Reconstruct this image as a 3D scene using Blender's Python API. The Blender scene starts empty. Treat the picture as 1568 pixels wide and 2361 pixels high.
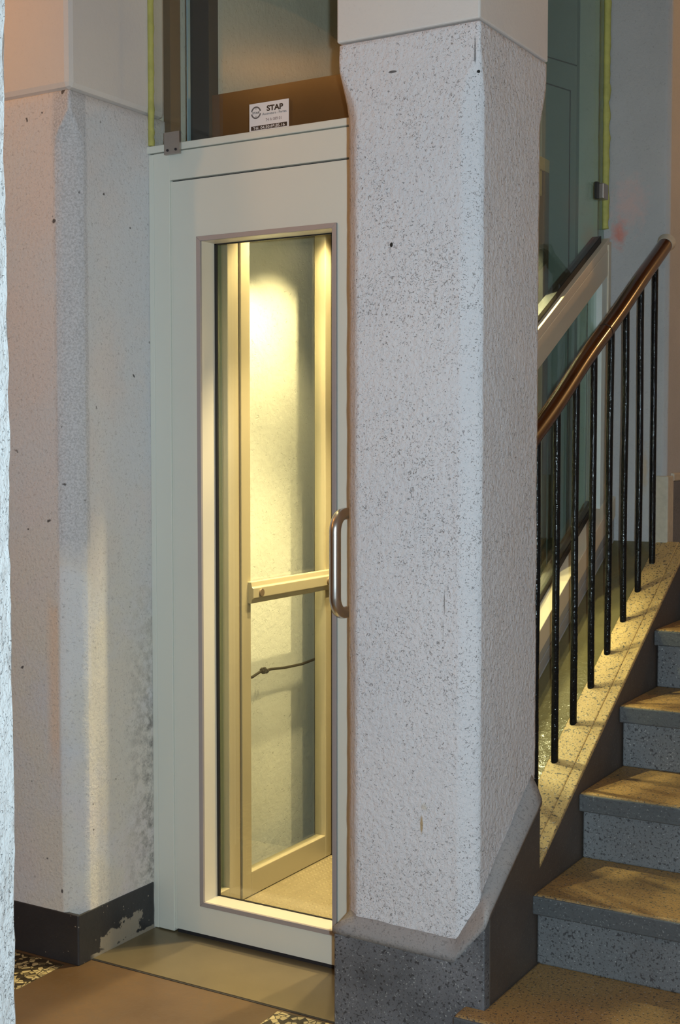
import bpy, bmesh, math, random
from mathutils import Vector, Matrix, noise
random.seed(7)
S = bpy.context.scene
COL = S.collection
R = math.radians

# ------------------------------------------------------------------ node helpers
def new_mat(name):
    m = bpy.data.materials.new(name); m.use_nodes = True
    nt = m.node_tree; nt.nodes.clear()
    out = nt.nodes.new('ShaderNodeOutputMaterial')
    return m, nt, out
def N(nt, typ, ins=None, **kw):
    n = nt.nodes.new(typ)
    for k, v in kw.items(): setattr(n, k, v)
    for k, v in (ins or {}).items():
        if isinstance(v, bpy.types.NodeSocket): nt.links.new(v, n.inputs[k])
        else: n.inputs[k].default_value = v
    return n
def c4(c): return (c[0], c[1], c[2], 1.0)
def coords(nt, scale=(1, 1, 1), loc=(0, 0, 0)):
    g = N(nt, 'ShaderNodeNewGeometry')
    mp = N(nt, 'ShaderNodeMapping', {'Vector': g.outputs['Position'], 'Scale': scale, 'Location': loc})
    return mp.outputs['Vector']
def tex_noise(nt, vec, scale, detail=3, rough=.55, dist=0):
    return N(nt, 'ShaderNodeTexNoise', {'Vector': vec, 'Scale': scale, 'Detail': detail, 'Roughness': rough, 'Distortion': dist}).outputs['Fac']
def ramp(nt, fac, a, b, lo=0.0, hi=1.0):
    return N(nt, 'ShaderNodeMapRange', {'Value': fac, 'From Min': a, 'From Max': b, 'To Min': lo, 'To Max': hi}).outputs['Result']
def mix(nt, fac, a, b, mode='MIX'):
    n = nt.nodes.new('ShaderNodeMix'); n.data_type = 'RGBA'; n.blend_type = mode
    for i, v in ((0, fac), (6, a), (7, b)):
        if isinstance(v, bpy.types.NodeSocket): nt.links.new(v, n.inputs[i])
        else: n.inputs[i].default_value = c4(v) if i else v
    return n.outputs[2]
def mth(nt, op, a, b=0.0):
    return N(nt, 'ShaderNodeMath', {0: a, 1: b}, operation=op).outputs[0]
def principled(nt, out, color, rough=.5, metal=0, bump=None, bstr=.3, bdist=.003, coat=0, spec=.5):
    p = nt.nodes.new('ShaderNodeBsdfPrincipled')
    for k, v in (('Base Color', color), ('Roughness', rough), ('Metallic', metal), ('Coat Weight', coat), ('Specular IOR Level', spec)):
        if isinstance(v, bpy.types.NodeSocket): nt.links.new(v, p.inputs[k])
        else: p.inputs[k].default_value = c4(v) if k == 'Base Color' else v
    if bump is not None:
        b = N(nt, 'ShaderNodeBump', {'Height': bump, 'Strength': bstr, 'Distance': bdist})
        nt.links.new(b.outputs['Normal'], p.inputs['Normal'])
    nt.links.new(p.outputs['BSDF'], out.inputs['Surface'])
    return p

def simple(name, col, rough=.5, metal=0, grain=.06, gscale=14, coat=0, bstr=.06, bscale=160, spec=.5):
    m, nt, out = new_mat(name)
    v = coords(nt)
    n1 = tex_noise(nt, v, gscale, 3)
    dark = tuple(c * (1 - grain) for c in col); light = tuple(min(1, c * (1 + grain)) for c in col)
    principled(nt, out, mix(nt, n1, dark, light), rough, metal, tex_noise(nt, v, bscale, 2), bstr, .001, coat, spec)
    return m

def plaster(name, base, alt, fleck=(.10, .085, .08), fleck_amt=1.0, bump=.75, bscale=85, stretch=1.0, alt_scale=2.2, fscale=210):
    """painted roughcast: pits full of dirt, faint patches of another tone"""
    m, nt, out = new_mat(name)
    v = coords(nt); vs = coords(nt, (1, 1, stretch))
    patch = ramp(nt, tex_noise(nt, v, alt_scale, 4, .6), .42, .66)
    col = mix(nt, patch, base, alt)
    wob = N(nt, 'ShaderNodeTexNoise', {'Vector': v, 'Scale': 60.0, 'Detail': 1.0}).outputs['Color']
    vw = N(nt, 'ShaderNodeMix', data_type='VECTOR'); vw.inputs[0].default_value = .012
    nt.links.new(vs, vw.inputs[4]); nt.links.new(wob, vw.inputs[5])
    fn = tex_noise(nt, vw.outputs[1], fscale, 2.5, .6, 1.2)
    dens = ramp(nt, tex_noise(nt, v, 5.5, 3, .6), .35, .7, .640, .585)
    fm = N(nt, 'ShaderNodeMapRange', {'Value': fn, 'From Min': dens, 'From Max': mth(nt, 'ADD', dens, .07)}).outputs['Result']
    col = mix(nt, mth(nt, 'MULTIPLY', fm, .50 * fleck_amt), col, fleck)
    h = mth(nt, 'SUBTRACT', tex_noise(nt, vs, bscale, 4, .6), mth(nt, 'MULTIPLY', fm, .8))
    principled(nt, out, col, .85, 0, h, bump, .006, spec=.25)
    return m

# ------------------------------------------------------------------ materials
M = {}
M['pillar'] = plaster('roughcast_pillar', (.71, .665, .68), (.66, .635, .665))
M['pillar_block'] = plaster('smooth_block', (.70, .63, .585), (.66, .60, .58), fleck_amt=.12, bump=.12)
M['near'] = plaster('roughcast_near', (.88, .89, .90), (.84, .86, .88), (.35, .36, .37), .7, 1.0, 55, .6)
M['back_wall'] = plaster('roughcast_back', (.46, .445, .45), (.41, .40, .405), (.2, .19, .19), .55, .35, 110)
M['hall'] = plaster('hall_paint', (.72, .66, .58), (.68, .62, .54), fleck_amt=.2, bump=.2)
M['shaft'] = plaster('shaft_plaster', (.72, .71, .63), (.62, .61, .53), (.30, .26, .16), .30, .35, 45, 1, 1.6, 70)

def add_marks(m, marks):
    nt = m.node_tree; p = [n for n in nt.nodes if n.type == 'BSDF_PRINCIPLED'][0]
    src = p.inputs['Base Color'].links[0].from_socket
    g = N(nt, 'ShaderNodeNewGeometry').outputs['Position']
    wob = N(nt, 'ShaderNodeTexNoise', {'Vector': g, 'Scale': 45.0, 'Detail': 3.0}).outputs['Fac']
    for (c, r, col, amt, soft) in marks:
        mp = N(nt, 'ShaderNodeMapping', {'Vector': g, 'Location': tuple(-c[i] / r[i] for i in range(3)), 'Scale': tuple(1 / q for q in r)})
        d = N(nt, 'ShaderNodeVectorMath', {0: mp.outputs[0]}, operation='LENGTH').outputs['Value']
        d = mth(nt, 'ADD', d, mth(nt, 'MULTIPLY', mth(nt, 'SUBTRACT', wob, .5), 1.6))
        src = mix(nt, ramp(nt, d, 1.0, 1.0 - soft, 0, amt), src, col)
    nt.links.new(src, p.inputs['Base Color'])
add_marks(M['back_wall'], [((-1.352, 3.93, 1.975), (.03, .3, .055), (.62, .18, .12), .75, .9), ((-1.32, 3.93, 2.06), (.07, .3, .10), (.66, .42, .38), .6, .9), ((-1.262, 3.93, 1.25), (.012, .3, .09), (.48, .34, .20), .6, .8)])
add_marks(M['pillar'], [((-1.353, 2.48, 1.753), (.0045, .1, .006), (.03, .025, .02), 1, .3), ((-1.277, 2.48, .512), (.004, .1, .022), (.42, .26, .08), .8, .5), ((-1.272, 2.48, .552), (.010, .1, .010), (.50, .38, .18), .35, .8), ((-1.2245, 2.48, 1.0), (.0013, .1, .034), (.14, .12, .11), .75, .5), ((-1.2275, 2.48, .945), (.0011, .1, .024), (.14, .12, .11), .6, .5), ((-1.352, 2.48, 2.115), (.011, .1, .0028), (.08, .07, .07), .9, .4),
  ((-1.155, 2.49, 2.09), (.004, .1, .004), (.02, .02, .02), 1, .3), ((-1.16, 2.48, 2.13), (.0025, .1, .028), (.14, .13, .13), .8, .5)])
def left_pillar_mat():
    m, nt, out = new_mat('patched_plaster')
    v = coords(nt)
    pinkish, grey, beige = (.70, .645, .635), (.665, .66, .68), (.70, .66, .59)
    col = mix(nt, ramp(nt, tex_noise(nt, v, 3.1, 4, .6), .40, .58), pinkish, grey)
    # repaired lower half, smoother and yellower, with its own ragged top edge
    sep = N(nt, 'ShaderNodeSeparateXYZ', {'Vector': v})
    z = mth(nt, 'ADD', sep.outputs['Z'], ramp(nt, tex_noise(nt, v, 6, 3), 0, 1, -.22, .22))
    low = ramp(nt, z, 1.30, .85)
    low = mth(nt, 'MULTIPLY', low, ramp(nt, tex_noise(nt, v, 5, 4, .6), .38, .56, 0, .75))
    col = mix(nt, low, col, beige)
    rx = ramp(nt, mth(nt, 'ADD', sep.outputs['X'], ramp(nt, tex_noise(nt, v, 12, 3), 0, 1, -.012, .012)), -2.318, -2.306)
    ry = ramp(nt, mth(nt, 'ADD', sep.outputs['Y'], ramp(nt, tex_noise(nt, v, 9, 3), 0, 1, -.006, .006)), 2.545, 2.537)
    zb = mth(nt, 'ADD', sep.outputs['Z'], ramp(nt, tex_noise(nt, v, 7, 3), 0, 1, -.12, .12))
    rough_strip = mth(nt, 'MULTIPLY', mth(nt, 'MULTIPLY', rx, ry), ramp(nt, zb, 1.02, 1.10))
    grit = tex_noise(nt, v, 190, 3, .7)
    col = mix(nt, rough_strip, col, mix(nt, ramp(nt, grit, .42, .62), (.63, .61, .63), (.46, .445, .46)))
    pale = mth(nt, 'MULTIPLY', mth(nt, 'MULTIPLY', rx, ry), mth(nt, 'MULTIPLY', ramp(nt, zb, 1.02, .98), ramp(nt, zb, .62, .70)))
    col = mix(nt, mth(nt, 'MULTIPLY', pale, .7), col, (.72, .71, .73))
    # peach rubbed band beside the corner, low on the front
    pb = mth(nt, 'MULTIPLY', mth(nt, 'MULTIPLY', ramp(nt, sep.outputs['X'], -2.36, -2.335), ramp(nt, sep.outputs['X'], -2.310, -2.318)), mth(nt, 'MULTIPLY', ramp(nt, zb, .96, .90), ramp(nt, zb, .42, .62)))
    col = mix(nt, mth(nt, 'MULTIPLY', pb, .8), col, (.78, .60, .47))
    # grime near the jamb low down
    gy = ramp(nt, sep.outputs['Y'], 2.66, 2.775)
    gz = ramp(nt, sep.outputs['Z'], 1.05, .55)
    gr = mth(nt, 'MULTIPLY', mth(nt, 'MULTIPLY', gy, gz), ramp(nt, tex_noise(nt, v, 40, 4, .7), .42, .66, 0, .8))
    col = mix(nt, gr, col, (.17, .16, .15))
    fn = tex_noise(nt, v, 150, 3, .65, 1.0)
    fm = N(nt, 'ShaderNodeMapRange', {'Value': fn, 'From Min': .55, 'From Max': .70}).outputs['Result']
    col = mix(nt, mth(nt, 'MULTIPLY', fm, .5), col, (.28, .25, .25))
    sp = tex_noise(nt, v, 34, 1.5, .5)
    col = mix(nt, N(nt, 'ShaderNodeMapRange', {'Value': sp, 'From Min': .755, 'From Max': .785}).outputs['Result'], col, (.12, .11, .11))
    principled(nt, out, col, .85, 0, tex_noise(nt, v, 110, 4, .6), .5, .004, spec=.25)
    return m
M['left_pillar'] = left_pillar_mat()

def terrazzo(name, base, tint, chips=1.0, rough=.55):
    m, nt, out = new_mat(name)
    v = coords(nt)
    col = mix(nt, ramp(nt, tex_noise(nt, v, 5, 4, .6), .3, .7), base, tint)
    for sc, th, c, w in ((140, .61, (.035, .032, .035), .85), (240, .60, (.06, .055, .055), .7), (200, .66, (.55, .54, .52), .45)):
        n = tex_noise(nt, coords(nt, loc=(sc, 0, sc * .3)), sc, 1.5, .5)
        f = N(nt, 'ShaderNodeMapRange', {'Value': n, 'From Min': th, 'From Max': th + .05}).outputs['Result']
        col = mix(nt, mth(nt, 'MULTIPLY', f, w * chips), col, c)
    principled(nt, out, col, rough, 0, tex_noise(nt, v, 130, 4, .65), .35, .003)
    return m
M['riser'] = terrazzo('terrazzo_riser', (.125, .127, .134), (.185, .188, .195))
M['tread'] = terrazzo('terrazzo_tread', (.28, .155, .055), (.40, .235, .085), 1.0)  # worn brown stain, with the warm car light also put into the colour
M['nosing'] = terrazzo('terrazzo_nosing', (.075, .078, .083), (.105, .107, .11), .5)
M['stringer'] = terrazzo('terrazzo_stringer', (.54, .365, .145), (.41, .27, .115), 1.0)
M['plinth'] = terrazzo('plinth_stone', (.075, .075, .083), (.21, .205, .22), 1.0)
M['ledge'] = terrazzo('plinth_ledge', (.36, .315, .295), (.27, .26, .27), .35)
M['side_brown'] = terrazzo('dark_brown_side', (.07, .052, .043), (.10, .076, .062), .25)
M['skirt'] = terrazzo('slate_skirting', (.14, .145, .16), (.20, .20, .21), .4)

def floor_mat():
    m, nt, out = new_mat('brown_cement')
    v = coords(nt)
    col = mix(nt, ramp(nt, tex_noise(nt, v, 4, 5, .6), .35, .65), (.105, .062, .029), (.15, .09, .043))
    sw = tex_noise(nt, v, 30, 5, .7, 2.5)
    col = mix(nt, ramp(nt, sw, .48, .60, 0, .75), col, (.12, .078, .045))
    principled(nt, out, col, .38, 0, tex_noise(nt, v, 60, 4), .18, .002)
    return m
M['floor'] = floor_mat()

def mosaic_mat():
    m, nt, out = new_mat('pebble_mosaic')
    v = coords(nt)
    vo = N(nt, 'ShaderNodeTexVoronoi', {'Vector': v, 'Scale': 62.0, 'Randomness': .9}, feature='F1')
    vd = N(nt, 'ShaderNodeTexVoronoi', {'Vector': v, 'Scale': 62.0, 'Randomness': .9}, feature='DISTANCE_TO_EDGE')
    r = N(nt, 'ShaderNodeSeparateColor', {'Color': vo.outputs['Color']}).outputs[0]
    st = mix(nt, ramp(nt, r, .40, .46), (.045, .035, .02), mix(nt, r, (.34, .26, .11), (.62, .52, .28)))
    col = mix(nt, ramp(nt, vd.outputs['Distance'], .02, .09), (.03, .022, .012), st)
    principled(nt, out, col, .4, 0, vd.outputs['Distance'], .5, .004)
    return m
M['mosaic'] = mosaic_mat()

def black_base_mat():
    m, nt, out = new_mat('black_painted_base')
    v = coords(nt)
    sep = N(nt, 'ShaderNodeSeparateXYZ', {'Vector': v})
    col = mix(nt, tex_noise(nt, v, 9, 4), (.022, .023, .026), (.045, .043, .047))
    # flaked patch low on the side facing the lift door
    w = ramp(nt, tex_noise(nt, v, 26, 4, .65), 0, 1, -.05, .05)
    dy = mth(nt, 'ADD', mth(nt, 'ABSOLUTE', mth(nt, 'SUBTRACT', sep.outputs['Y'], 2.645)), w)
    dz = mth(nt, 'ADD', mth(nt, 'ABSOLUTE', mth(nt, 'SUBTRACT', sep.outputs['Z'], mth(nt, 'MULTIPLY', mth(nt, 'SUBTRACT', sep.outputs['Y'], 2.53), .28))), w)
    f = mth(nt, 'MULTIPLY', ramp(nt, dy, .078, .072), ramp(nt, dz, .030, .026))
    edge = mth(nt, 'MULTIPLY', ramp(nt, mth(nt, 'ADD', sep.outputs['Z'], mth(nt, 'MULTIPLY', w, .35)), .014, .012), ramp(nt, sep.outputs['Y'], 2.52, 2.54))
    f = mth(nt, 'MAXIMUM', f, edge)
    chip = N(nt, 'ShaderNodeMapRange', {'Value': tex_noise(nt, v, 85, 1.5), 'From Min': .73, 'From Max': .75}).outputs['Result']
    col = mix(nt, mth(nt, 'MAXIMUM', f, chip), col, (.30, .26, .205))
    principled(nt, out, col, .42, 0, tex_noise(nt, v, 70, 4), .3, .003)
    return m
M['black_base'] = black_base_mat()

M['lacquer'] = simple('cream_lacquer', (.72, .715, .645), .42, 0, .02, 6, 0, .03, 240)
M['gap'] = simple('dark_gap', (.02, .017, .02), .7, 0)
M['alu_trim'] = simple('mauve_anodised_trim', (.40, .36, .365), .42, .2, .03, 20)
M['reveal'] = simple('cream_reveal', (.72, .66, .55), .38, 0, .02)
M['gasket'] = simple('black_gasket', (.012, .011, .011), .5)
M['steel'] = simple('satin_steel', (.62, .59, .57), .30, 1.0, .05, 40)
M['clip'] = simple('brushed_clip', (.46, .42, .39), .38, .9, .15, 30)
M['plate'] = simple('worn_brass_plate', (.235, .185, .105), .36, .45, .16, 9, 0, .05, 60)
M['car_alu'] = simple('champagne_alu', (.37, .32, .205), .38, .25, .03, 12)
M['car_seam'] = simple('brown_seam', (.11, .075, .045), .6)
M['bolt'] = simple('brown_bolt', (.16, .115, .075), .45, .4)
M['car_floor'] = simple('stud_floor', (.28, .23, .135), .30, .35, .18, 16)
M['cable'] = simple('grey_cable', (.11, .09, .065), .6)
M['fascia'] = simple('rust_brown_fascia', (.115, .045, .012), .55, 0, .15, 9)
M['dark_post'] = simple('black_post', (.022, .022, .024), .5)
M['olive_post'] = simple('olive_post', (.085, .09, .075), .5)
M['brown_post'] = simple('brown_post', (.16, .10, .05), .5)
M['stand_in_panel'] = simple('grey_green_panel', (.27, .315, .295), .5, 0, .05)
M['frame_beige'] = simple('beige_frame', (.62, .52, .40), .42, 0, .03)
M['frame_pale'] = simple('pale_frame', (.66, .68, .64), .45, 0, .03)
M['frame_grey'] = simple('grey_profile', (.36, .345, .34), .45, .15, .05)
M['foam'] = simple('expanding_foam', (.46, .43, .12), .8, 0, .30, 40, 0, .6, 60)
M['sticker'] = simple('sticker_paper', (.80, .77, .78), .5, 0, .01)
M['ink'] = simple('black_ink', (.015, .015, .018), .5, 0, .01)
M['ink_red'] = simple('brown_ink', (.30, .20, .19), .5, 0, .01)
M['ink_grey'] = simple('grey_ink', (.12, .12, .13), .5, 0, .01)
M['cap_plaster'] = simple('mortar', (.50, .44, .355), .9, 0, .2, 60, 0, .5, 90)

def paint_black():
    m, nt, out = new_mat('black_gloss_paint')
    v = coords(nt)
    principled(nt, out, mix(nt, tex_noise(nt, v, 40, 3), (.004, .004, .0045), (.007, .007, .0075)), .10, 0, tex_noise(nt, v, 120, 3), .7, .003, 0, .28)
    return m
M['baluster'] = paint_black()

def rail_wood():
    m, nt, out = new_mat('varnished_rail')
    v = coords(nt, (40, 3, 3))
    n = tex_noise(nt, v, 2.2, 5, .6, .6)
    principled(nt, out, mix(nt, ramp(nt, n, .3, .7), (.040, .011, .0035), (.095, .028, .007)), .22, 0, n, .1, .001, .25, .35)
    return m
M['rail'] = rail_wood()

def sill_paint():
    m, nt, out = new_mat('gloss_yellow_sill')
    v = coords(nt)
    principled(nt, out, mix(nt, tex_noise(nt, v, 12, 4), (.11, .092, .045), (.165, .14, .07)), .15, 0, tex_noise(nt, v, 28, 4, .6), .45, .006)
    return m
M['sill'] = sill_paint()

def glass(name, tint):
    m, nt, out = new_mat(name)
    lw = N(nt, 'ShaderNodeLayerWeight', {'Blend': .5})
    fr = N(nt, 'ShaderNodeMath', {0: mth(nt, 'MULTIPLY', mth(nt, 'POWER', lw.outputs['Facing'], 5.0), .96), 1: .04}, operation='ADD')
    tr = N(nt, 'ShaderNodeBsdfTransparent', {'Color': c4(tint)})
    gl = N(nt, 'ShaderNodeBsdfGlossy', {'Color': (1, 1, 1, 1), 'Roughness': 0.0})
    mx = N(nt, 'ShaderNodeMixShader', {0: fr.outputs[0], 1: tr.outputs[0], 2: gl.outputs[0]})
    nt.links.new(mx.outputs[0], out.inputs['Surface'])
    return m
M['glass'] = glass('clear_glass', (.975, .985, .965))
M['glass_green'] = glass('greenish_glass', (.84, .91, .87))
M['glass_edge'] = simple('glass_edge', (.22, .32, .35), .3)

def emitter(name, col, s):
    m, nt, out = new_mat(name)
    e = N(nt, 'ShaderNodeEmission', {'Color': c4(col), 'Strength': s})
    nt.links.new(e.outputs[0], out.inputs['Surface']); return m
M['lamp'] = emitter('downlight_glow', (1, .80, .42), 12)
M['bulb'] = emitter('warm_bulb', (1, .50, .14), 14)

# ------------------------------------------------------------------ mesh helpers
def BM(): return bmesh.new()
def box(bm, x0, x1, y0, y1, z0, z1):
    v = [bm.verts.new(p) for p in ((x0, y0, z0), (x1, y0, z0), (x1, y1, z0), (x0, y1, z0), (x0, y0, z1), (x1, y0, z1), (x1, y1, z1), (x0, y1, z1))]
    for f in ((3, 2, 1, 0), (4, 5, 6, 7), (0, 1, 5, 4), (1, 2, 6, 5), (2, 3, 7, 6), (3, 0, 4, 7)): bm.faces.new([v[i] for i in f])
    return bm
def prism(bm, pts, axis, a, b):
    """polygon of (u, v) extruded along an axis: x -> (y, z), y -> (x, z), z -> (x, y)"""
    def P(u, w, t): return {'x': (t, u, w), 'y': (u, t, w), 'z': (u, w, t)}[axis]
    lo = [bm.verts.new(P(u, w, a)) for u, w in pts]; hi = [bm.verts.new(P(u, w, b)) for u, w in pts]
    n = len(pts)
    bm.faces.new(lo); bm.faces.new(list(reversed(hi)))
    for i in range(n): bm.faces.new((lo[i], hi[i], hi[(i + 1) % n], lo[(i + 1) % n]))
    return bm
def tube(bm, path, r, seg=20, cap=True):
    path = [Vector(p) for p in path]; rs = r if isinstance(r, (list, tuple)) else [r] * len(path)
    rings = []
    t0 = (path[1] - path[0]).normalized()
    up = Vector((0, 0, 1)) if abs(t0.z) < .9 else Vector((1, 0, 0))
    nrm = t0.cross(up).normalized()
    for i, p in enumerate(path):
        t = (path[min(i + 1, len(path) - 1)] - path[max(i - 1, 0)]).normalized()
        nrm = (nrm - t * nrm.dot(t)).normalized(); bn = t.cross(nrm)
        rings.append([bm.verts.new(p + (nrm * math.cos(2 * math.pi * k / seg) + bn * math.sin(2 * math.pi * k / seg)) * rs[i]) for k in range(seg)])
    for a, b in zip(rings, rings[1:]):
        for k in range(seg): bm.faces.new((a[k], a[(k + 1) % seg], b[(k + 1) % seg], b[k]))
    if cap: bm.faces.new(list(reversed(rings[0]))); bm.faces.new(rings[-1])
    return bm
def disc(bm, c, r, t, axis, seg=28):
    c = Vector(c); d = {'x': Vector((1, 0, 0)), 'y': Vector((0, 1, 0)), 'z': Vector((0, 0, 1))}[axis] * t * .5
    return tube(bm, [c - d, c + d], r, seg)
def ring_y(bm, cx, y, cz, ro, ri, t, a0=0, a1=360, seg=40):
    pts = []
    n = max(3, int(seg * (a1 - a0) / 360)); full = a1 - a0 >= 360
    vs = []
    for i in range(n if full else n + 1):
        a = R(a0 + (a1 - a0) * i / n)
        c, s = math.cos(a), math.sin(a)
        vs.append([bm.verts.new((cx + c * q, yy, cz + s * q)) for q, yy in ((ro, y), (ri, y), (ri, y + t), (ro, y + t))])
    m = len(vs)
    for i in range(m if full else m - 1):
        a, b = vs[i], vs[(i + 1) % m]
        for k in range(4): bm.faces.new((a[k], b[k], b[(k + 1) % 4], a[(k + 1) % 4]))
    if not full:
        bm.faces.new(vs[0]); bm.faces.new(list(reversed(vs[-1])))
    return bm

def obj(name, bm, mat, parent=None, bevel=0, smooth=False, mats=None):
    bmesh.ops.recalc_face_normals(bm, faces=bm.faces)
    me = bpy.data.meshes.new(name); bm.to_mesh(me); bm.free()
    for mm in (mats or [mat]): me.materials.append(mm)
    if smooth:
        for p in me.polygons: p.use_smooth = True
        me.set_sharp_from_angle(angle=R(72))
    o = bpy.data.objects.new(name, me); COL.objects.link(o)
    if parent: 
        o.parent = parent
        base = parent.location.copy() if parent.parent is None else Vector((0, 0, 0))
        o.matrix_parent_inverse = Matrix.Translation(-base)
    if bevel:
        b = o.modifiers.new('soft_edges', 'BEVEL'); b.width = bevel; b.segments = 2; b.limit_method = 'ANGLE'; b.angle_limit = R(35)
    return o
def thing(name, loc, label, cat, group=None):
    o = bpy.data.objects.new(name, None); o.empty_display_size = .1; COL.objects.link(o)
    o.location = loc; o['label'] = label; o['category'] = cat
    if group: o['group'] = group
    return o
def tag(o, label, cat, group=None):
    o['label'] = label; o['category'] = cat
    if group: o['group'] = group
    return o
def part_label(o, s): o['label'] = s; return o
def struct(name, bm, mat, bevel=0):
    o = obj(name, bm, mat, None, bevel); o['kind'] = 'structure'; return o

def smoothstep(a, b, x):
    t = max(0, min(1, (x - a) / (b - a))); return t * t * (3 - 2 * t)

def chamfered_shaft(x0, x1, y0, y1, z0, z1, cl, cr, zt0, zt1, amp=.0016, step=.022, cry=1.0):
    """rectangular pier whose vertical corners are chamfered, the chamfers dying out between zt1 and zt0 below the impost"""
    bm = BM()
    zs = []
    z = z0
    while z < z1 - .004: zs.append(z); z += step
    zs += [z1 - .003, z1]
    rings = []
    for z in zs:
        k = 1 - smoothstep(zt0, zt1, z); c_l = max(cl * k, .003); c_r = max(cr * k, .003)
        ins = .005 if z >= z1 - .0001 else 0
        poly = [(x0 + c_l, y0), (x1 - c_r, y0), (x1, y0 + c_r * cry), (x1, y1 - c_r), (x1 - c_r, y1), (x0 + c_l, y1), (x0, y1 - c_l), (x0, y0 + c_l)]
        n_seg = [max(3, round((x1 - x0) / step)), 3, max(3, round((y1 - y0) / step)), 3] * 2
        ring = []
        for i in range(8):
            a, b = Vector(poly[i]), Vector(poly[(i + 1) % 8])
            L = (b - a).length; e = min(.007 / max(L, 1e-4), .2)
            for tt in ([0, e] + [e + (1 - 2 * e) * j / (n_seg[i] - 1) for j in range(1, n_seg[i])] if i % 2 == 0 else [j / n_seg[i] for j in range(n_seg[i])]):
                p = a.lerp(b, tt)
                q = Vector((p.x, p.y, z))
                d = noise.noise(q * 11) * amp + noise.noise(q * 38 + Vector((5, 3, 1))) * amp * .7
                out = Vector((p.x - (x0 + x1) / 2, p.y - (y0 + y1) / 2, 0)).normalized()
                q += out * (d - ins)
                ring.append(bm.verts.new(q))
        rings.append(ring)
    for a, b in zip(rings, rings[1:]):
        n = len(a)
        for k in range(n): bm.faces.new((a[k], a[(k + 1) % n], b[(k + 1) % n], b[k]))
    bm.faces.new(list(reversed(rings[0]))); bm.faces.new(rings[-1])
    return bm

# ================================================================== SETTING
CEIL = 3.35
struct('floor', box(BM(), -6.2, 1.2, -3.2, 2.84, -.12, 0), M['floor'])
struct('floor_pit', box(BM(), -2.45, -1.42, 2.84, 4.3, -.40, -.3), M['hall'])
struct('floor_stair', box(BM(), -1.42, 1.2, 2.84, 6.2, -.12, 0), M['floor'])
# pebble mosaic fields let flush into the cement
def flat(pts, z0=-.01, z1=.0008): return prism(BM(), pts, 'z', z0, z1)
struct('trim_1', flat([(-3.6, 1.75), (-2.47, 1.75), (-2.287, 2.30), (-2.293, 2.466), (-3.6, 2.468)]), M['mosaic'])
struct('trim_2', flat([(-1.667, 2.40), (-1.672, 2.515), (-1.50, 2.523), (-1.494, 2.44), (-1.30, 2.39), (-1.30, 1.4), (-1.55, 1.4)]), M['mosaic'])
struct('ceiling', box(BM(), -6.2, 1.2, -3.2, 2.86, CEIL, CEIL + .1), M['hall'])
struct('wall_left', chamfered_shaft(-1.95, -1.487, 1.10, 1.50, 0, CEIL, .02, .012, 3.5, 3.6, .004, .03), M['near'])
struct('wall_rear', box(BM(), -6.2, 1.2, -3.3, -3.2, 0, CEIL), M['hall'])
struct('wall_corridor_end', box(BM(), -6.3, -6.2, -3.2, 2.48, 0, CEIL), M['hall'])
struct('wall_right', box(BM(), .362, .5, -3.2, 6.2, 0, 4.6), M['near'])  # unseen wall, brought close and made white to bounce flash on the pillar
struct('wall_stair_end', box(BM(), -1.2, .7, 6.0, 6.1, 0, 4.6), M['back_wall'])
struct('wall_shaft_left', box(BM(), -2.45, -2.29, 2.84, 4.3, -.3, 4.2), M['shaft'])
struct('wall_shaft_back', box(BM(), -2.45, -1.42, 4.14, 4.3, -.3, 4.2), M['shaft'])

# groin vault of the hall to the left of the camera (mirrored in the glass over the door)
bm = BM(); n = 44; vx0, vx1, vy0, vy1 = -5.3, -2.5, -1.7, 1.05
vg = []
for i in range(n + 1):
    row = []
    for j in range(n + 1):
        u, v = 2 * i / n - 1, 2 * j / n - 1
        h = max(math.sqrt(max(0, 1 - abs(u) ** 1.7)), math.sqrt(max(0, 1 - abs(v) ** 1.7)))
        row.append(bm.verts.new((vx0 + (vx1 - vx0) * i / n, vy0 + (vy1 - vy0) * j / n, 2.52 + .80 * h)))
    vg.append(row)
for i in range(n):
    for j in range(n): bm.faces.new((vg[i][j], vg[i + 1][j], vg[i + 1][j + 1], vg[i][j + 1]))
struct('ceiling_vault', bm, M['hall'])
# ------------------------------------------------------------------ main pillar
pil = thing('pillar', (-1.32, 2.65, 0), 'white roughcast pillar standing between the lift door and the stairs', 'pillar')
obj('shaft', chamfered_shaft(-1.483, -1.149, 2.48, 2.84, 0, 2.191, .044, .040, 2.03, 2.16, cry=.5), M['pillar'], pil, smooth=True)
part_label(obj('impost_block', box(BM(), -1.487, -1.148, 2.477, 2.845, 2.194, CEIL), M['pillar_block'], pil, .004), 'smooth pinkish upper block')
bm = BM()
prism(bm, [(-1.486, 0), (-1.486, .255), (-1.19, .248), (-1.119, .335), (-1.119, 0)], 'y', 2.462, 2.49)
box(bm, -1.486, -1.46, 2.4905, 2.78, 0, .255)
part_label(obj('plinth', bm, M['plinth'], pil, .004), 'dark speckled stone plinth')
bm = prism(BM(), [(2.4905, 0), (2.4905, .335), (2.755, .518), (2.765, .518), (2.765, 0)], 'x', -1.130, -1.1195)
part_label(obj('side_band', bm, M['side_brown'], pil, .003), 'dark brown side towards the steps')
outer = [(-1.489, 2.78, .255), (-1.489, 2.53, .255), (-1.489, 2.4605, .255), (-1.19, 2.4605, .248), (-1.1165, 2.4605, .337), (-1.1165, 2.766, .526)]
inner = [(-1.481, 2.78, .287), (-1.481, 2.53, .287), (-1.437, 2.483, .287), (-1.195, 2.483, .283), (-1.1525, 2.52, .385), (-1.1525, 2.785, .578)]
bm = BM(); rows = []
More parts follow.
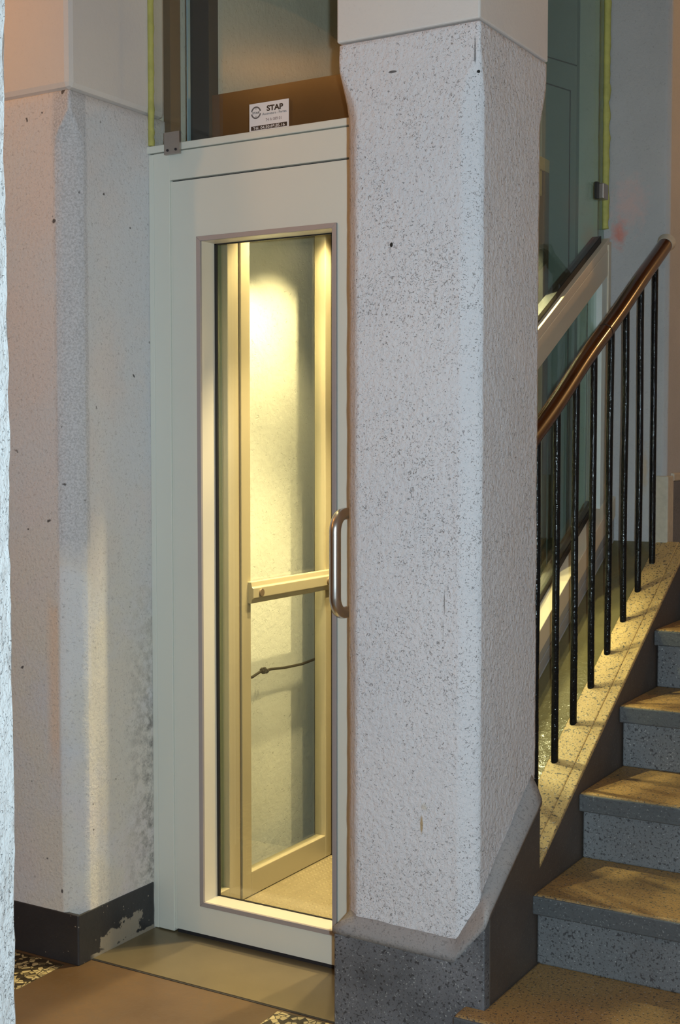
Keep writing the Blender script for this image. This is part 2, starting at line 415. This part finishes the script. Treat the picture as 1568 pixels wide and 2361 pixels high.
for k in range(5):
    for i in range(12 if k < 4 else 13):
        t = i / 12; o_ = Vector(outer[k]).lerp(Vector(outer[k + 1]), t); n_ = Vector(inner[k]).lerp(Vector(inner[k + 1]), t)
        w_ = noise.noise(o_ * 18) * .0022
        rows.append([bm.verts.new(p) for p in (o_ - Vector((0, 0, .014)), o_ + Vector((0, 0, w_)), o_.lerp(n_, .35) + Vector((0, 0, .004 + w_)), o_.lerp(n_, .7) + Vector((0, 0, .001 + w_)), n_)])
for p, q in zip(rows, rows[1:]):
    for k in range(4): bm.faces.new((p[k], q[k], q[k + 1], p[k + 1]))
ob = part_label(obj('plinth_ledge', bm, M['ledge'], pil, smooth=True), 'sloping mortar ledge on the plinth')
sol = ob.modifiers.new('thickness', 'SOLIDIFY'); sol.thickness = .006; sol.offset = -1

# ------------------------------------------------------------------ left pillar
pl2 = thing('pillar', (-2.8, 2.65, 0), 'patched pinkish pillar left of the lift door with a black painted foot', 'pillar')
obj('shaft', chamfered_shaft(-3.35, -2.258, 2.48, 2.86, 0, 2.203, .01, .046, 2.08, 2.17, .0012), M['left_pillar'], pl2, smooth=True)
part_label(obj('impost_block', box(BM(), -3.35, -2.256, 2.478, 2.86, 2.206, CEIL), M['pillar_block'], pl2, .016), 'smooth upper block')
bm = BM()
prism(bm, [(-3.35, 2.4775), (-2.257, 2.4775), (-2.2545, 2.482), (-2.2545, 2.782), (-2.262, 2.782), (-2.262, 2.49), (-3.35, 2.49)], 'z', 0, .130)
part_label(obj('painted_foot', bm, M['black_base'], pl2, .002), 'flaking black painted band')

# pillar at the head of the visible flight
pl3 = thing('pillar', (-1.30, 4.05, 0), 'white roughcast pillar behind the top end of the handrail', 'pillar')
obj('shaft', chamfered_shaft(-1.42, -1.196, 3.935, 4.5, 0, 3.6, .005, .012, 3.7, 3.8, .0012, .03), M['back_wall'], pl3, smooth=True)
bm = BM(); box(bm, -1.22, -1.188, 3.985, 4.50, .98, 1.215)
part_label(obj('skirting', bm, M['skirt'], pl3, .003), 'dark slate skirting')
bm = BM(); box(bm, -1.228, -1.186, 3.926, 3.985, .98, 1.232); box(bm, -1.222, -1.185, 3.985, 4.5, 1.215, 1.240)
part_label(obj('skirting_border', bm, M['cap_plaster'], pl3, .004), 'beige mortar border of the skirting')

# ================================================================== LIFT DOOR
XL, XR, YD = -2.2575, -1.49, 2.783
door = thing('lift_door', (-1.87, YD, 0), 'cream metal lift door with a tall glazed window and tubular handle', 'door')
bm = BM()
box(bm, XL, -2.241, YD + .002, YD + .07, .004, 2.098)          # outer jamb strip
box(bm, -2.2395, -2.186, YD, YD + .07, .006, 2.098)            # left jamb
box(bm, -2.186, -1.548, YD, YD + .07, 2.024, 2.098)            # head
box(bm, -1.545, XR, YD, YD + .07, .006, 2.098)                 # right jamb
box(bm, XL, XR, YD + .06, YD + .08, 2.024, 2.098)
obj('frame', bm, M['lacquer'], door, .0015)
bm = BM(); box(bm, -2.262, XR, YD - .004, YD + .06, 2.1005, 2.119)
obj('transom_sill', bm, M['lacquer'], door, .002)
bm = BM()
box(bm, -2.2405, -2.186, YD + .012, YD + .05, 2.0978, 2.1008)
box(bm, -2.186, -1.545, YD + .014, YD + .05, 2.0195, 2.0245); box(bm, -2.2418, -2.2388, YD + .0045, YD + .05, .01, 2.098); box(bm, -2.1785, -2.1762, YD + .0035, YD + .03, .014, 2.02)
box(bm, -2.18, -1.55, YD + .008, YD + .05, .0022, .014)
part_label(obj('gap', bm, M['gap'], door), 'dark gaps round the leaf')
bm = BM(); box(bm, -2.186, -2.1775, YD + .004, YD + .03, .012, 2.021); 
obj('stop_bead', bm, M['lacquer'], door, .0015)
# leaf: four stiles round the window opening
WX0, WX1, WZ0, WZ1 = -2.097, -1.670, .092, 1.870
bm = BM()
box(bm, -2.1765, WX0 + .006, YD + .001, YD + .045, .0155, 2.0192)
box(bm, WX1 - .006, -1.552, YD + .001, YD + .045, .0155, 2.0192)
box(bm, WX0 + .006, WX1 - .006, YD + .001, YD + .045, WZ1 - .006, 2.0192)
box(bm, WX0 + .006, WX1 - .006, YD + .001, YD + .045, .0155, WZ0 + .006)
obj('leaf', bm, M['lacquer'], door)
T = .0125
bm = BM()
for a, b, c, d in (((WX0, WZ0), (WX0, WZ1), (WX0 + T, WZ1 - T), (WX0 + T, WZ0 + T)), ((WX1, WZ1), (WX1, WZ0), (WX1 - T, WZ0 + T), (WX1 - T, WZ1 - T)),
                   ((WX0, WZ1), (WX1, WZ1), (WX1 - T, WZ1 - T), (WX0 + T, WZ1 - T)), ((WX1, WZ0), (WX0, WZ0), (WX0 + T, WZ0 + T), (WX1 - T, WZ0 + T))):
    prism(bm, [a, b, c, d], 'y', YD - .004, YD + .004)
wt = part_label(obj('window_trim', bm, M['alu_trim'], door, .0008), 'mauve grey metal trim')
bm = BM()
i0, i1, j0, j1 = WX0 + T - .0005, WX1 - T + .0005, WZ0 + T - .0005, WZ1 - T + .0005
box(bm, i0 - .012, i0, YD - .001, YD + .067, j0 - .012, j1 + .012); box(bm, i1, i1 + .012, YD - .001, YD + .067, j0 - .012, j1 + .012)
box(bm, i0, i1, YD - .001, YD + .067, j1, j1 + .012); box(bm, i0, i1, YD - .001, YD + .067, j0 - .012, j0)
obj('reveal', bm, M['reveal'], wt)
bm = BM()
box(bm, i0, i0 + .007, YD + .060, YD + .066, j0, j1); box(bm, i1 - .003, i1, YD + .060, YD + .066, j0, j1)
box(bm, i0, i1, YD + .060, YD + .066, j1 - .003, j1); box(bm, i0, i1, YD + .060, YD + .066, j0, j0 + .002)
obj('gasket', bm, M['gasket'], wt)
obj('window_pane', box(BM(), i0 - .006, i1 + .006, YD + .068, YD + .075, j0 - .006, j1 + .006), M['glass'], door)
# handle
hx, hy, rr = -1.633, 2.712, .0145
path = [(hx, YD + .002, .917), (hx, YD - .01, .917)]
for k in range(9):
    a = R(90 * k / 8); path.append((hx, hy + .042 - .042 * math.sin(a), .917 + .042 - .042 * math.cos(a)))
for k in range(1, 6): path.append((hx, hy, .959 + (1.117 - .959) * k / 6))
for k in range(9):
    a = R(90 * k / 8); path.append((hx, hy + .042 - .042 * math.cos(a), 1.117 + .042 * math.sin(a)))
path += [(hx, YD - .01, 1.159), (hx, YD + .002, 1.159)]
part_label(obj('handle', tube(BM(), path, rr, 28), M['steel'], door, smooth=True), 'satin steel tubular handle')

# transom glazing over the door
tr = thing('transom_glazing', (-1.87, 2.80, 2.119), 'large clear glass panel above the cream lift door', 'glass panel')
obj('pane', box(BM(), -2.2565, XR, 2.797, 2.805, 2.119, CEIL - .003), M['glass'], tr)
obj('pane_edge', box(BM(), -2.1365, -2.1325, 2.7955, 2.8062, 2.119, CEIL - .003), M['glass_edge'], tr)
bm = BM(); box(bm, -2.192, -2.1415, 2.768, 2.7775, 2.088, 2.146)
cl = part_label(obj('clip', bm, M['clip'], tr, .001), 'brushed steel glass clip')
bm = BM(); disc(bm, (-2.180, 2.7675, 2.099), .0034, .002, 'y'); obj('screw', bm, M['gap'], cl)
bm = BM(); disc(bm, (-2.153, 2.7675, 2.099), .0034, .002, 'y'); obj('screw', bm, M['gap'], cl)

def lumpy_bead(pts, r, seed):
    bm = BM()
    path, rad = [], []
    a, b = Vector(pts[0]), Vector(pts[1]); n = int((b - a).length / .012)
    for i in range(n + 1):
        p = a.lerp(b, i / n); k = noise.noise(Vector((seed, i * .33, 0))); k2 = noise.noise(Vector((seed + 9, i * .8, 0)))
        path.append(p + Vector((k * .002, k2 * .0015, 0))); rad.append(r * (1 + .22 * k + .14 * k2))
    return tube(bm, path, rad, 12)
tag(obj('foam_sealant', lumpy_bead([(-2.2520, 2.7905, 2.122), (-2.2520, 2.7905, CEIL)], .0085, 2), M['foam'], smooth=True), 'yellow green foam bead between left pillar and glass above the door', 'sealant')
tag(obj('foam_sealant', lumpy_bead([(-1.392, 3.926, 1.99), (-1.392, 3.926, 3.3)], .0105, 31), M['foam'], smooth=True), 'yellow foam bead between the stair side glass and the pillar behind the handrail', 'sealant')

# sticker on the transom glass
SX, SZ, SY = -1.938, 2.1215, 2.7962
stk = obj('sticker', box(BM(), SX, SX + .1195, SY - .0003, SY + .0006, SZ, SZ + .0705), M['sticker']); tag(stk, 'small white company sticker low on the glass above the lift door', 'sticker')
def text(name, s, x, z, size, mat, width=None, bold=0.0, depth=.0001, shear=0):
    cu = bpy.data.curves.new(name, 'FONT'); cu.body = s; cu.size = size; cu.offset = bold; cu.extrude = depth; cu.shear = shear
    cu.materials.append(mat)
    o = bpy.data.objects.new(name, cu); COL.objects.link(o)
    o.rotation_euler = (R(90), 0, 0); o.location = (x, SY - .0007, z)
    bpy.context.view_layer.update()
    if width: o.scale = (width / max(o.dimensions.x, 1e-6),) + (1, 1)
    bpy.context.view_layer.update()
    me = bpy.data.meshes.new_from_object(o.evaluated_get(bpy.context.evaluated_depsgraph_get()))
    me.transform(o.matrix_world)
    bpy.data.objects.remove(o)
    m2 = bpy.data.objects.new(name, me); COL.objects.link(m2); m2.parent = stk
    return m2
text('heading_lettering', 'STAP', SX + .0535, SZ + .0480, .0185, M['ink'], .0495, .0007)
text('subtitle_lettering', 'Ascenseurs - Portes', SX + .0400, SZ + .0385, .0086, M['ink_grey'], .073)
text('number_lettering', '74 A 089 01', SX + .0500, SZ + .0225, .0105, M['ink_red'], .047)
band = obj('phone_band', box(BM(), SX + .005, SX + .1145, SY - .0005, SY, SZ + .0035, SZ + .0140), M['ink'], stk)
text('phone_lettering', 'T\u00e9l. 04.50.89.85.16', SX + .0115, SZ + .0052, .0098, M['sticker'], .096, .0001)
bm = BM(); ring_y(bm, SX + .0205, SY - .0006, SZ + .0475, .0155, .0118, .0005, 12, 168); ring_y(bm, SX + .0205, SY - .0006, SZ + .0475, .0155, .0118, .0005, 192, 348)
for s in (1, -1):
    prism(bm, [(SX + .0205 - .0016, SZ + .0475 + s * .0085), (SX + .0205 + .0016, SZ + .0475 + s * .0085), (SX + .0205, SZ + .0475 + s * .0108)], 'y', SY - .0006, SY - .0002)
emb = obj('emblem', bm, M['ink_grey'], stk)
text('emblem_lettering', 'STAP', SX + .0095, SZ + .0448, .0068, M['ink_grey'], .0222, .0002)

# threshold plate
bm = BM(); box(bm, -2.254, XR, 2.532, 2.80, .0005, .003)
tag(obj('threshold_plate', bm, M['plate'], None, .0008), 'worn brass coloured floor plate in front of the lift door', 'plate')
bm = BM(); box(bm, -2.254, -1.488, 2.5265, 2.5325, -.004, .0012)
struct('trim_3', bm, M['gap'])

# ================================================================== LIFT SHAFT AND CAR
car = thing('lift_car', (-1.82, 3.42, 0), 'lit lift car of champagne metal posts and glass seen through the door window', 'lift car')
CX0, CX1 = -2.15, -1.47
def post(name, x0, x1, y0, y1, z0=.016, z1=2.10, mat='car_alu'): return obj(name, box(BM(), x0, x1, y0, y1, z0, z1), M[mat], car, .002)
post('post', -2.19, CX0, 2.992, 3.044); post('post', -2.19, CX0, 3.056, 3.101)
post('post', -2.19, CX0, 3.512, 3.560)
part_label(post('seam', -2.185, CX0 - .006, 3.044, 3.056, mat='car_seam'), 'dark seam between two posts')
post('rail', -2.185, CX0, 3.101, 3.512, .016, .086); post('rail', -2.185, CX0, 2.872, 2.992, .016, .070)
post('rail', -2.185, CX0, 3.101, 3.512, 2.03, 2.10)
bm = BM(); box(bm, -2.174, -2.166, 3.095, 3.518, .08, 2.04); obj('side_pane', bm, M['glass'], car)
bm = BM(); box(bm, -2.174, -2.166, 2.93, 2.986, .062, 2.04); obj('side_pane', bm, M['glass_green'], car)
bm = BM(); box(bm, -2.1755, -2.1645, 2.924, 2.930, .062, 2.04); obj('pane_edge', bm, M['glass_edge'], car)
bm = BM(); prism(bm, [(CX0 - .004, .872), (CX0 - .004, .934), (CX0 + .012, .934), (CX0 + .015, .920), (CX0 + .020, .916), (CX0 + .020, .888), (CX0 + .015, .884), (CX0 + .012, .872)], 'y', 3.085, 3.545)
hr = obj('handrail', bm, M['car_alu'], car, .0015)
bm = BM(); disc(bm, (CX0 + .021, 3.125, .901), .0115, .006, 'x'); obj('bolt', bm, M['bolt'], hr, .001)
bm = BM(); disc(bm, (CX0 + .021, 3.500, .901), .0115, .006, 'x'); obj('bolt', bm, M['bolt'], hr, .001)
bm = BM(); box(bm, -2.19, CX1 + .02, 2.872, 3.56, -.02, .014)
for i in range(30):
    for j in range(46):
        x = -2.135 + i * .0215; y = 2.885 + j * .0165 + (i % 2) * .008
        if y > 3.54: continue
        v = [bm.verts.new((x + dx * .0042, y + dy * .0055, .014)) for dx, dy in ((-1, -1), (1, -1), (1, 1), (-1, 1))] + [bm.verts.new((x, y - .002, .0168)), bm.verts.new((x, y + .002, .0168))]
        for f in ((0, 1, 4), (1, 2, 5, 4), (2, 3, 5), (3, 0, 4, 5)): bm.faces.new([v[k] for k in f])
part_label(obj('floor_plate', bm, M['car_floor'], car), 'studded metal floor plate')
# right side and back of the car
post('post', CX1, CX1 + .04, 2.99, 3.05, mat='dark_post'); post('post', CX1, CX1 + .04, 3.52, 3.56, mat='dark_post'); post('rail', CX1, CX1 + .035, 3.05, 3.52, .016, .086); post('rail', CX1, CX1 + .035, 3.05, 3.52, 2.03, 2.10)
obj('side_pane', box(BM(), CX1 + .012, CX1 + .020, 3.045, 3.525, .08, 2.04), M['glass'], car)
obj('back_panel', box(BM(), -2.15, CX1, 3.545, 3.56, .014, 2.10), M['dark_post'], car, .001)
part_label(obj('ceiling_panel', box(BM(), -2.19, CX1 + .04, 2.96, 3.56, 2.10, 2.135), M['car_alu'], car), 'ceiling with recessed downlights')
fas = obj('roof_fascia', box(BM(), -2.165, CX1 + .03, 2.945, 2.962, 2.02, 2.279), M['fascia'], car, .001)
part_label(fas, 'rust brown metal fascia')
LIGHTS = [(-1.74, 3.14), (-1.58, 3.42), (-2.04, 3.18), (-2.04, 3.43)]
for x, y in LIGHTS:
    bm = BM(); bm.free()
    ring = tube(BM(), [(x, y, 2.0995), (x, y, 2.096)], [.030, .027], 24)
    dl = obj('downlight', ring, M['steel'], car)
    b2 = tube(BM(), [(x, y, 2.0958), (x, y, 2.0952)], .020, 24); obj('lens', b2, M['lamp'], dl)

def shaft_piece(name, bm, mat, label, cat): return tag(obj(name, bm, M[mat], None, .001), label, cat)
shaft_piece('guide_post', box(BM(), -2.272, -2.205, 2.985, 3.03, -.29, 4.0), 'dark_post', 'black steel upright behind the glass at the left end of the brown fascia', 'post')
shaft_piece('guide_post', box(BM(), -2.289, -2.264, 2.89, 2.935, -.29, 4.0), 'brown_post', 'slim brown upright behind the clip side of the glass above the door', 'post')
shaft_piece('guide_post', box(BM(), -1.765, -1.68, 4.02, 4.10, -.29, 4.0), 'olive_post', 'dark olive upright behind the stair side glass next to the white pillar', 'post')
pn = thing('stand_in_panel', (-1.62, 4.12, 0), 'tall grey green stand-in panel added behind the stair side glass', 'panel')  # panel added to imitate the pale door-like shape in the glass
obj('sheet', box(BM(), -1.678, -1.56, 4.112, 4.138, -.29, 4.0), M['stand_in_panel'], pn)
bm = BM()
prism(bm, [(-1.678, 2.606), (-1.56, 2.556), (-1.56, 2.552), (-1.678, 2.602)], 'y', 4.108, 4.113)
prism(bm, [(-1.678, 2.520), (-1.58, 2.478), (-1.58, 2.474), (-1.678, 2.516)], 'y', 4.108, 4.113); box(bm, -1.5825, -1.580, 4.108, 4.113, .5, 2.478)
obj('groove', bm, M['gap'], pn)

# cable sagging along the shaft wall
cpts = [(-2.292, 3.18, .62), (-2.258, 3.262, .622), (-2.256, 3.30, .632), (-2.256, 3.36, .632), (-2.256, 3.44, .625), (-2.256, 3.54, .622), (-2.256, 3.62, .627), (-2.256, 3.70, .640), (-2.256, 3.82, .668), (-2.292, 3.95, .70)]
bm = tube(BM(), cpts, .0042, 10)
for k in range(14):
    a = k / 13 * 6.28 * 2
    if k:
        tube(bm, [(-2.256 + .007 * math.cos(a0), 3.322 + .004 * (k - 7) * .5, .633 + .007 * math.sin(a0)), (-2.256 + .008 * math.cos(a), 3.322 + .004 * (k - 6) * .5, .633 + .008 * math.sin(a))], .0038, 8)
    a0 = a
tag(obj('cable', bm, M['cable'], None, smooth=True), 'thin dark knotted cable sagging behind the lift car glass', 'cable')

# ================================================================== STAIRS
SL = .569
steps = []
names = ['lowest step cut by the bottom edge of the photo', 'second step up beside the foot of the white pillar', 'third step up just right of the first black baluster', 'fourth step up with a chipped left nosing', 'fifth step up at the right edge of the photo', 'sixth step up meeting the landing behind the handrail']
YN = [2.40, 2.723, 3.013, 3.305, 3.595, 3.885]
for n in range(6):
    z = .15 + .165 * n; y = YN[n]; y2 = YN[n + 1] if n < 5 else 4.25
    st = thing('stair_step', (-.4, y, z - .15), 'speckled grey terrazzo ' + names[n], 'stair step', 'terrazzo steps of the flight')
    xa = -1.1215
    bm = BM()
    if n == 0: prism(bm, [(-1.162, y + .006), (.36, y + .006), (.36, y2 + .035), (-1.118, y2 + .035), (-1.118, 2.460), (-1.162, 2.460)], 'z', z - .046, z)
    else: box(bm, xa, .36, y + .006, y2 + .035, z - .046, z)
    obj('tread', bm, M['tread'], st, .006)
    bm = BM(); box(bm, xa - (.04 if n == 0 else -.001), .36, y, y + .0065, z - .045, z - .003)
    obj('nosing', bm, M['nosing'], st, .003)
    bm = BM(); box(bm, xa + (0 if n == 0 else .004), .36, y + .022, y + .06, (z - .165) if n else 0, z - .045)
    obj('riser', bm, M['riser'], st, .004)
struct('trim_4', box(BM(), -1.195, .36, 4.2, 6.0, .85, .975), M['tread'])

# stringer and the painted sill between it and the glazed side of the shaft
def zs(y): return .503 + SL * (y - 3)
strg = thing('stair_stringer', (-1.16, 3.4, 0), 'sloped speckled stone stringer carrying the black balusters', 'stringer')
bm = BM(); prism(bm, [(2.846, .001), (2.846, zs(2.846)), (3.933, zs(3.933)), (3.933, .001)], 'x', -1.2215, -1.151)
prism(bm, [(2.767, zs(2.767) - .02), (2.767, zs(2.767)), (3.933, zs(3.933)), (3.933, zs(3.933) - .02)], 'x', -1.151, -1.1225)
obj('stone_curb', bm, M['stringer'], strg, .003)
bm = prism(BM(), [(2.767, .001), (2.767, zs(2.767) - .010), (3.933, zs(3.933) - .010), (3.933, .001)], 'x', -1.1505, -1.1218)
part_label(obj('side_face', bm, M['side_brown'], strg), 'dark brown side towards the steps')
bm = BM(); prism(bm, [(2.86, -.001), (2.86, zs(2.86) - .004), (3.933, zs(3.933) - .004), (3.933, -.001)], 'x', -1.42, -1.2225)
sl = obj('painted_sill', bm, M['sill'], strg)
part_label(sl, 'glossy yellow painted sill')

# railing
rl = thing('stair_railing', (-1.204, 3.0, .45), 'stair railing with a varnished round handrail and black balusters', 'railing')
def zr(y): return 1.352 + .57 * (y - 2.914)
path = []
yy = 2.55
while yy < 3.93: path.append((-1.204 + .0012 * math.sin(yy * 9), yy, zr(yy) + .002 * math.sin(yy * 14))); yy += .04
path.append((-1.204, 3.942, zr(3.942)))
hrail = part_label(obj('handrail', tube(BM(), path, .0225, 28), M['rail'], rl, smooth=True), 'varnished brown wooden handrail')
ys = 3.40
d = Vector((0, 1, .57)).normalized(); c = Vector((-1.204, ys, zr(ys)))
obj('joint', tube(BM(), [c - d * .0012, c + d * .0012], .02265, 28), M['gap'], hrail)
bm = BM(); e = Vector((-1.204, 3.93, zr(3.93)))
tube(bm, [e - d * .012, e + d * .01], [.0232, .028], 20); obj('mortar_collar', bm, M['cap_plaster'], hrail, smooth=True)
for k in range(8):
    y = 2.934 + k * .1283; x = -1.204
    z0, z1 = zs(y) - .012, zr(y) - .012
    p = []
    for i in range(15):
        t = i / 14
        p.append((x + .0018 * noise.noise(Vector((k * 3.1, t * 2.2, 0))), y + .0035 * noise.noise(Vector((k * 3.1 + 40, t * 2.4, 2))), z0 + (z1 - z0) * t))
    obj('baluster', tube(BM(), p, .0092, 14), M['baluster'], rl, smooth=True)

# glazed side of the lift shaft
gx0, gx1 = -1.425, -1.378
sg = thing('stair_side_glazing', (-1.40, 3.4, .5), 'cream framed shaft glazing with sloping rails behind the balusters', 'glazing')
def sloped(name, b0, b1, xa, xb, ya, yb, mat, parent=sg, bev=.0015):
    bm = BM(); f = lambda y: SL * (y - 3)
    prism(bm, [(ya, b0 + f(ya)), (yb, b0 + f(yb)), (yb, b1 + f(yb)), (ya, b1 + f(ya))], 'x', xa, xb)
    return obj(name, bm, M[mat], parent, bev)
YA, YB = 2.86, 3.932
ur = sloped('upper_rail', 1.326, 1.404, gx0, gx1, YA, YB, 'frame_beige'); sloped('bevel', 1.404, 1.432, gx0, gx1 - .002, YA, YB, 'frame_beige', ur)
sloped('gasket', 1.432, 1.452, gx0, -1.3965, YA, YB - .03, 'gasket', ur, 0)
lr = sloped('lower_rail', .575, .637, gx0, -1.352, YA, YB, 'frame_beige'); sloped('gasket', .637, .660, gx0, -1.3965, YA, YB - .06, 'gasket', lr, 0)
part_label(lr, 'lower rail lit by the car lights')
for q in range(3): sloped('slat', .470 + q * .036, .502 + q * .036, gx0, -1.356, YA, YB, 'frame_grey', lr, .001)
bm = BM(); prism(bm, [(3.868, .60 + SL * .868), (3.932, .60 + SL * .932), (3.932, 1.404 + SL * .932), (3.868, 1.404 + SL * .868)], 'x', gx0, gx1 - .002)
ps = part_label(obj('end_post', bm, M['frame_pale'], sg, .001), 'pale upright against the pillar')
bm = BM(); prism(bm, [(3.912, .50 + SL * .912), (3.934, .50 + SL * .934), (3.934, 1.42 + SL * .934), (3.912, 1.42 + SL * .912)], 'x', gx0, gx1 + .003)
obj('edge_strip', bm, M['frame_beige'], ps, .001)
bm = BM(); prism(bm, [(2.84, .66 + SL * -.16), (3.87, .66 + SL * .87), (3.87, 1.34 + SL * .87), (2.84, 1.34 + SL * -.16)], 'x', -1.406, -1.398); obj('lower_pane', bm, M['glass_green'], sg)
bm = BM(); prism(bm, [(2.84, 1.43 + SL * -.16), (3.93, 1.43 + SL * .93), (3.93, 3.3), (2.84, 3.3)], 'x', -1.406, -1.398); obj('upper_pane', bm, M['glass_green'], sg)
bm = BM(); box(bm, -1.398, -1.374, 3.856, 3.900, 2.072, 2.118); obj('clip', bm, M['clip'], sg, .003)
bm = BM(); box(bm, -1.397, -1.388, 3.838, 3.858, 2.070, 2.120); obj('clip_pad', bm, M['gasket'], sg, .001)

# ================================================================== LIGHTS
def light(name, typ, loc, energy, color, size=.05, **kw):
    l = bpy.data.lights.new(name, typ); l.energy = energy; l.color = color
    if typ in ('POINT', 'SPOT'): l.shadow_soft_size = size
    for k, v in kw.items(): setattr(l, k, v)
    o = bpy.data.objects.new(name, l); COL.objects.link(o); o.location = loc
    return o
CAMZ = 1.33
yaw, pitch = R(30.837), R(2.977)
fwd = Vector((-math.sin(yaw) * math.cos(pitch), math.cos(yaw) * math.cos(pitch), -math.sin(pitch)))
right = Vector((math.cos(yaw), math.sin(yaw), 0)); upv = right.cross(fwd)
fl = light('camera_flash', 'SPOT', Vector((0, 0, CAMZ)) + right * .055 + upv * .03, 200, (.72, .93, 1.03), .014, spot_size=R(122), spot_blend=1.0)
fl.rotation_euler = fwd.to_track_quat('-Z', 'Y').to_euler()
light('corridor_lamp', 'POINT', (-2.95, 1.85, 2.75), 12, (1, .44, .10), .09)
light('hall_fill_lamp', 'POINT', (-3.95, -.30, 2.84), 30, (1, .47, .13), .10)  # unseen lamp added for warm fill and to brighten the mirrored vault
light('stair_lamp', 'POINT', (.0, 5.0, 2.9), 24, (1, .54, .19), .05)
for i, (x, y) in enumerate(LIGHTS):
    light('car_downlight', 'SPOT', (x, y, 2.092), 185 if i < 2 else 84, (1, .80, .43), .018, spot_size=R(82 if i < 2 else 98), spot_blend=.55)

w = bpy.data.worlds.new('hall_air'); S.world = w; w.use_nodes = True
w.node_tree.nodes['Background'].inputs[0].default_value = (1, .66, .36, 1)
w.node_tree.nodes['Background'].inputs[1].default_value = .012

# ================================================================== CAMERA
cam = bpy.data.cameras.new('camera'); co = bpy.data.objects.new('camera', cam); COL.objects.link(co)
co.location = (0, 0, CAMZ); co.rotation_euler = fwd.to_track_quat('-Z', 'Y').to_euler()
cam.sensor_fit = 'HORIZONTAL'; cam.sensor_width = 36; cam.lens = 36 * 3029.2 / 1568; cam.clip_start = .02
S.camera = co
S.view_settings.view_transform = 'Standard'; S.view_settings.look = 'None'; S.view_settings.exposure = 0; S.view_settings.gamma = 1
S.view_settings.use_curve_mapping = False
S.cycles.max_bounces = 8; S.cycles.transparent_max_bounces = 24; S.cycles.use_denoising = True
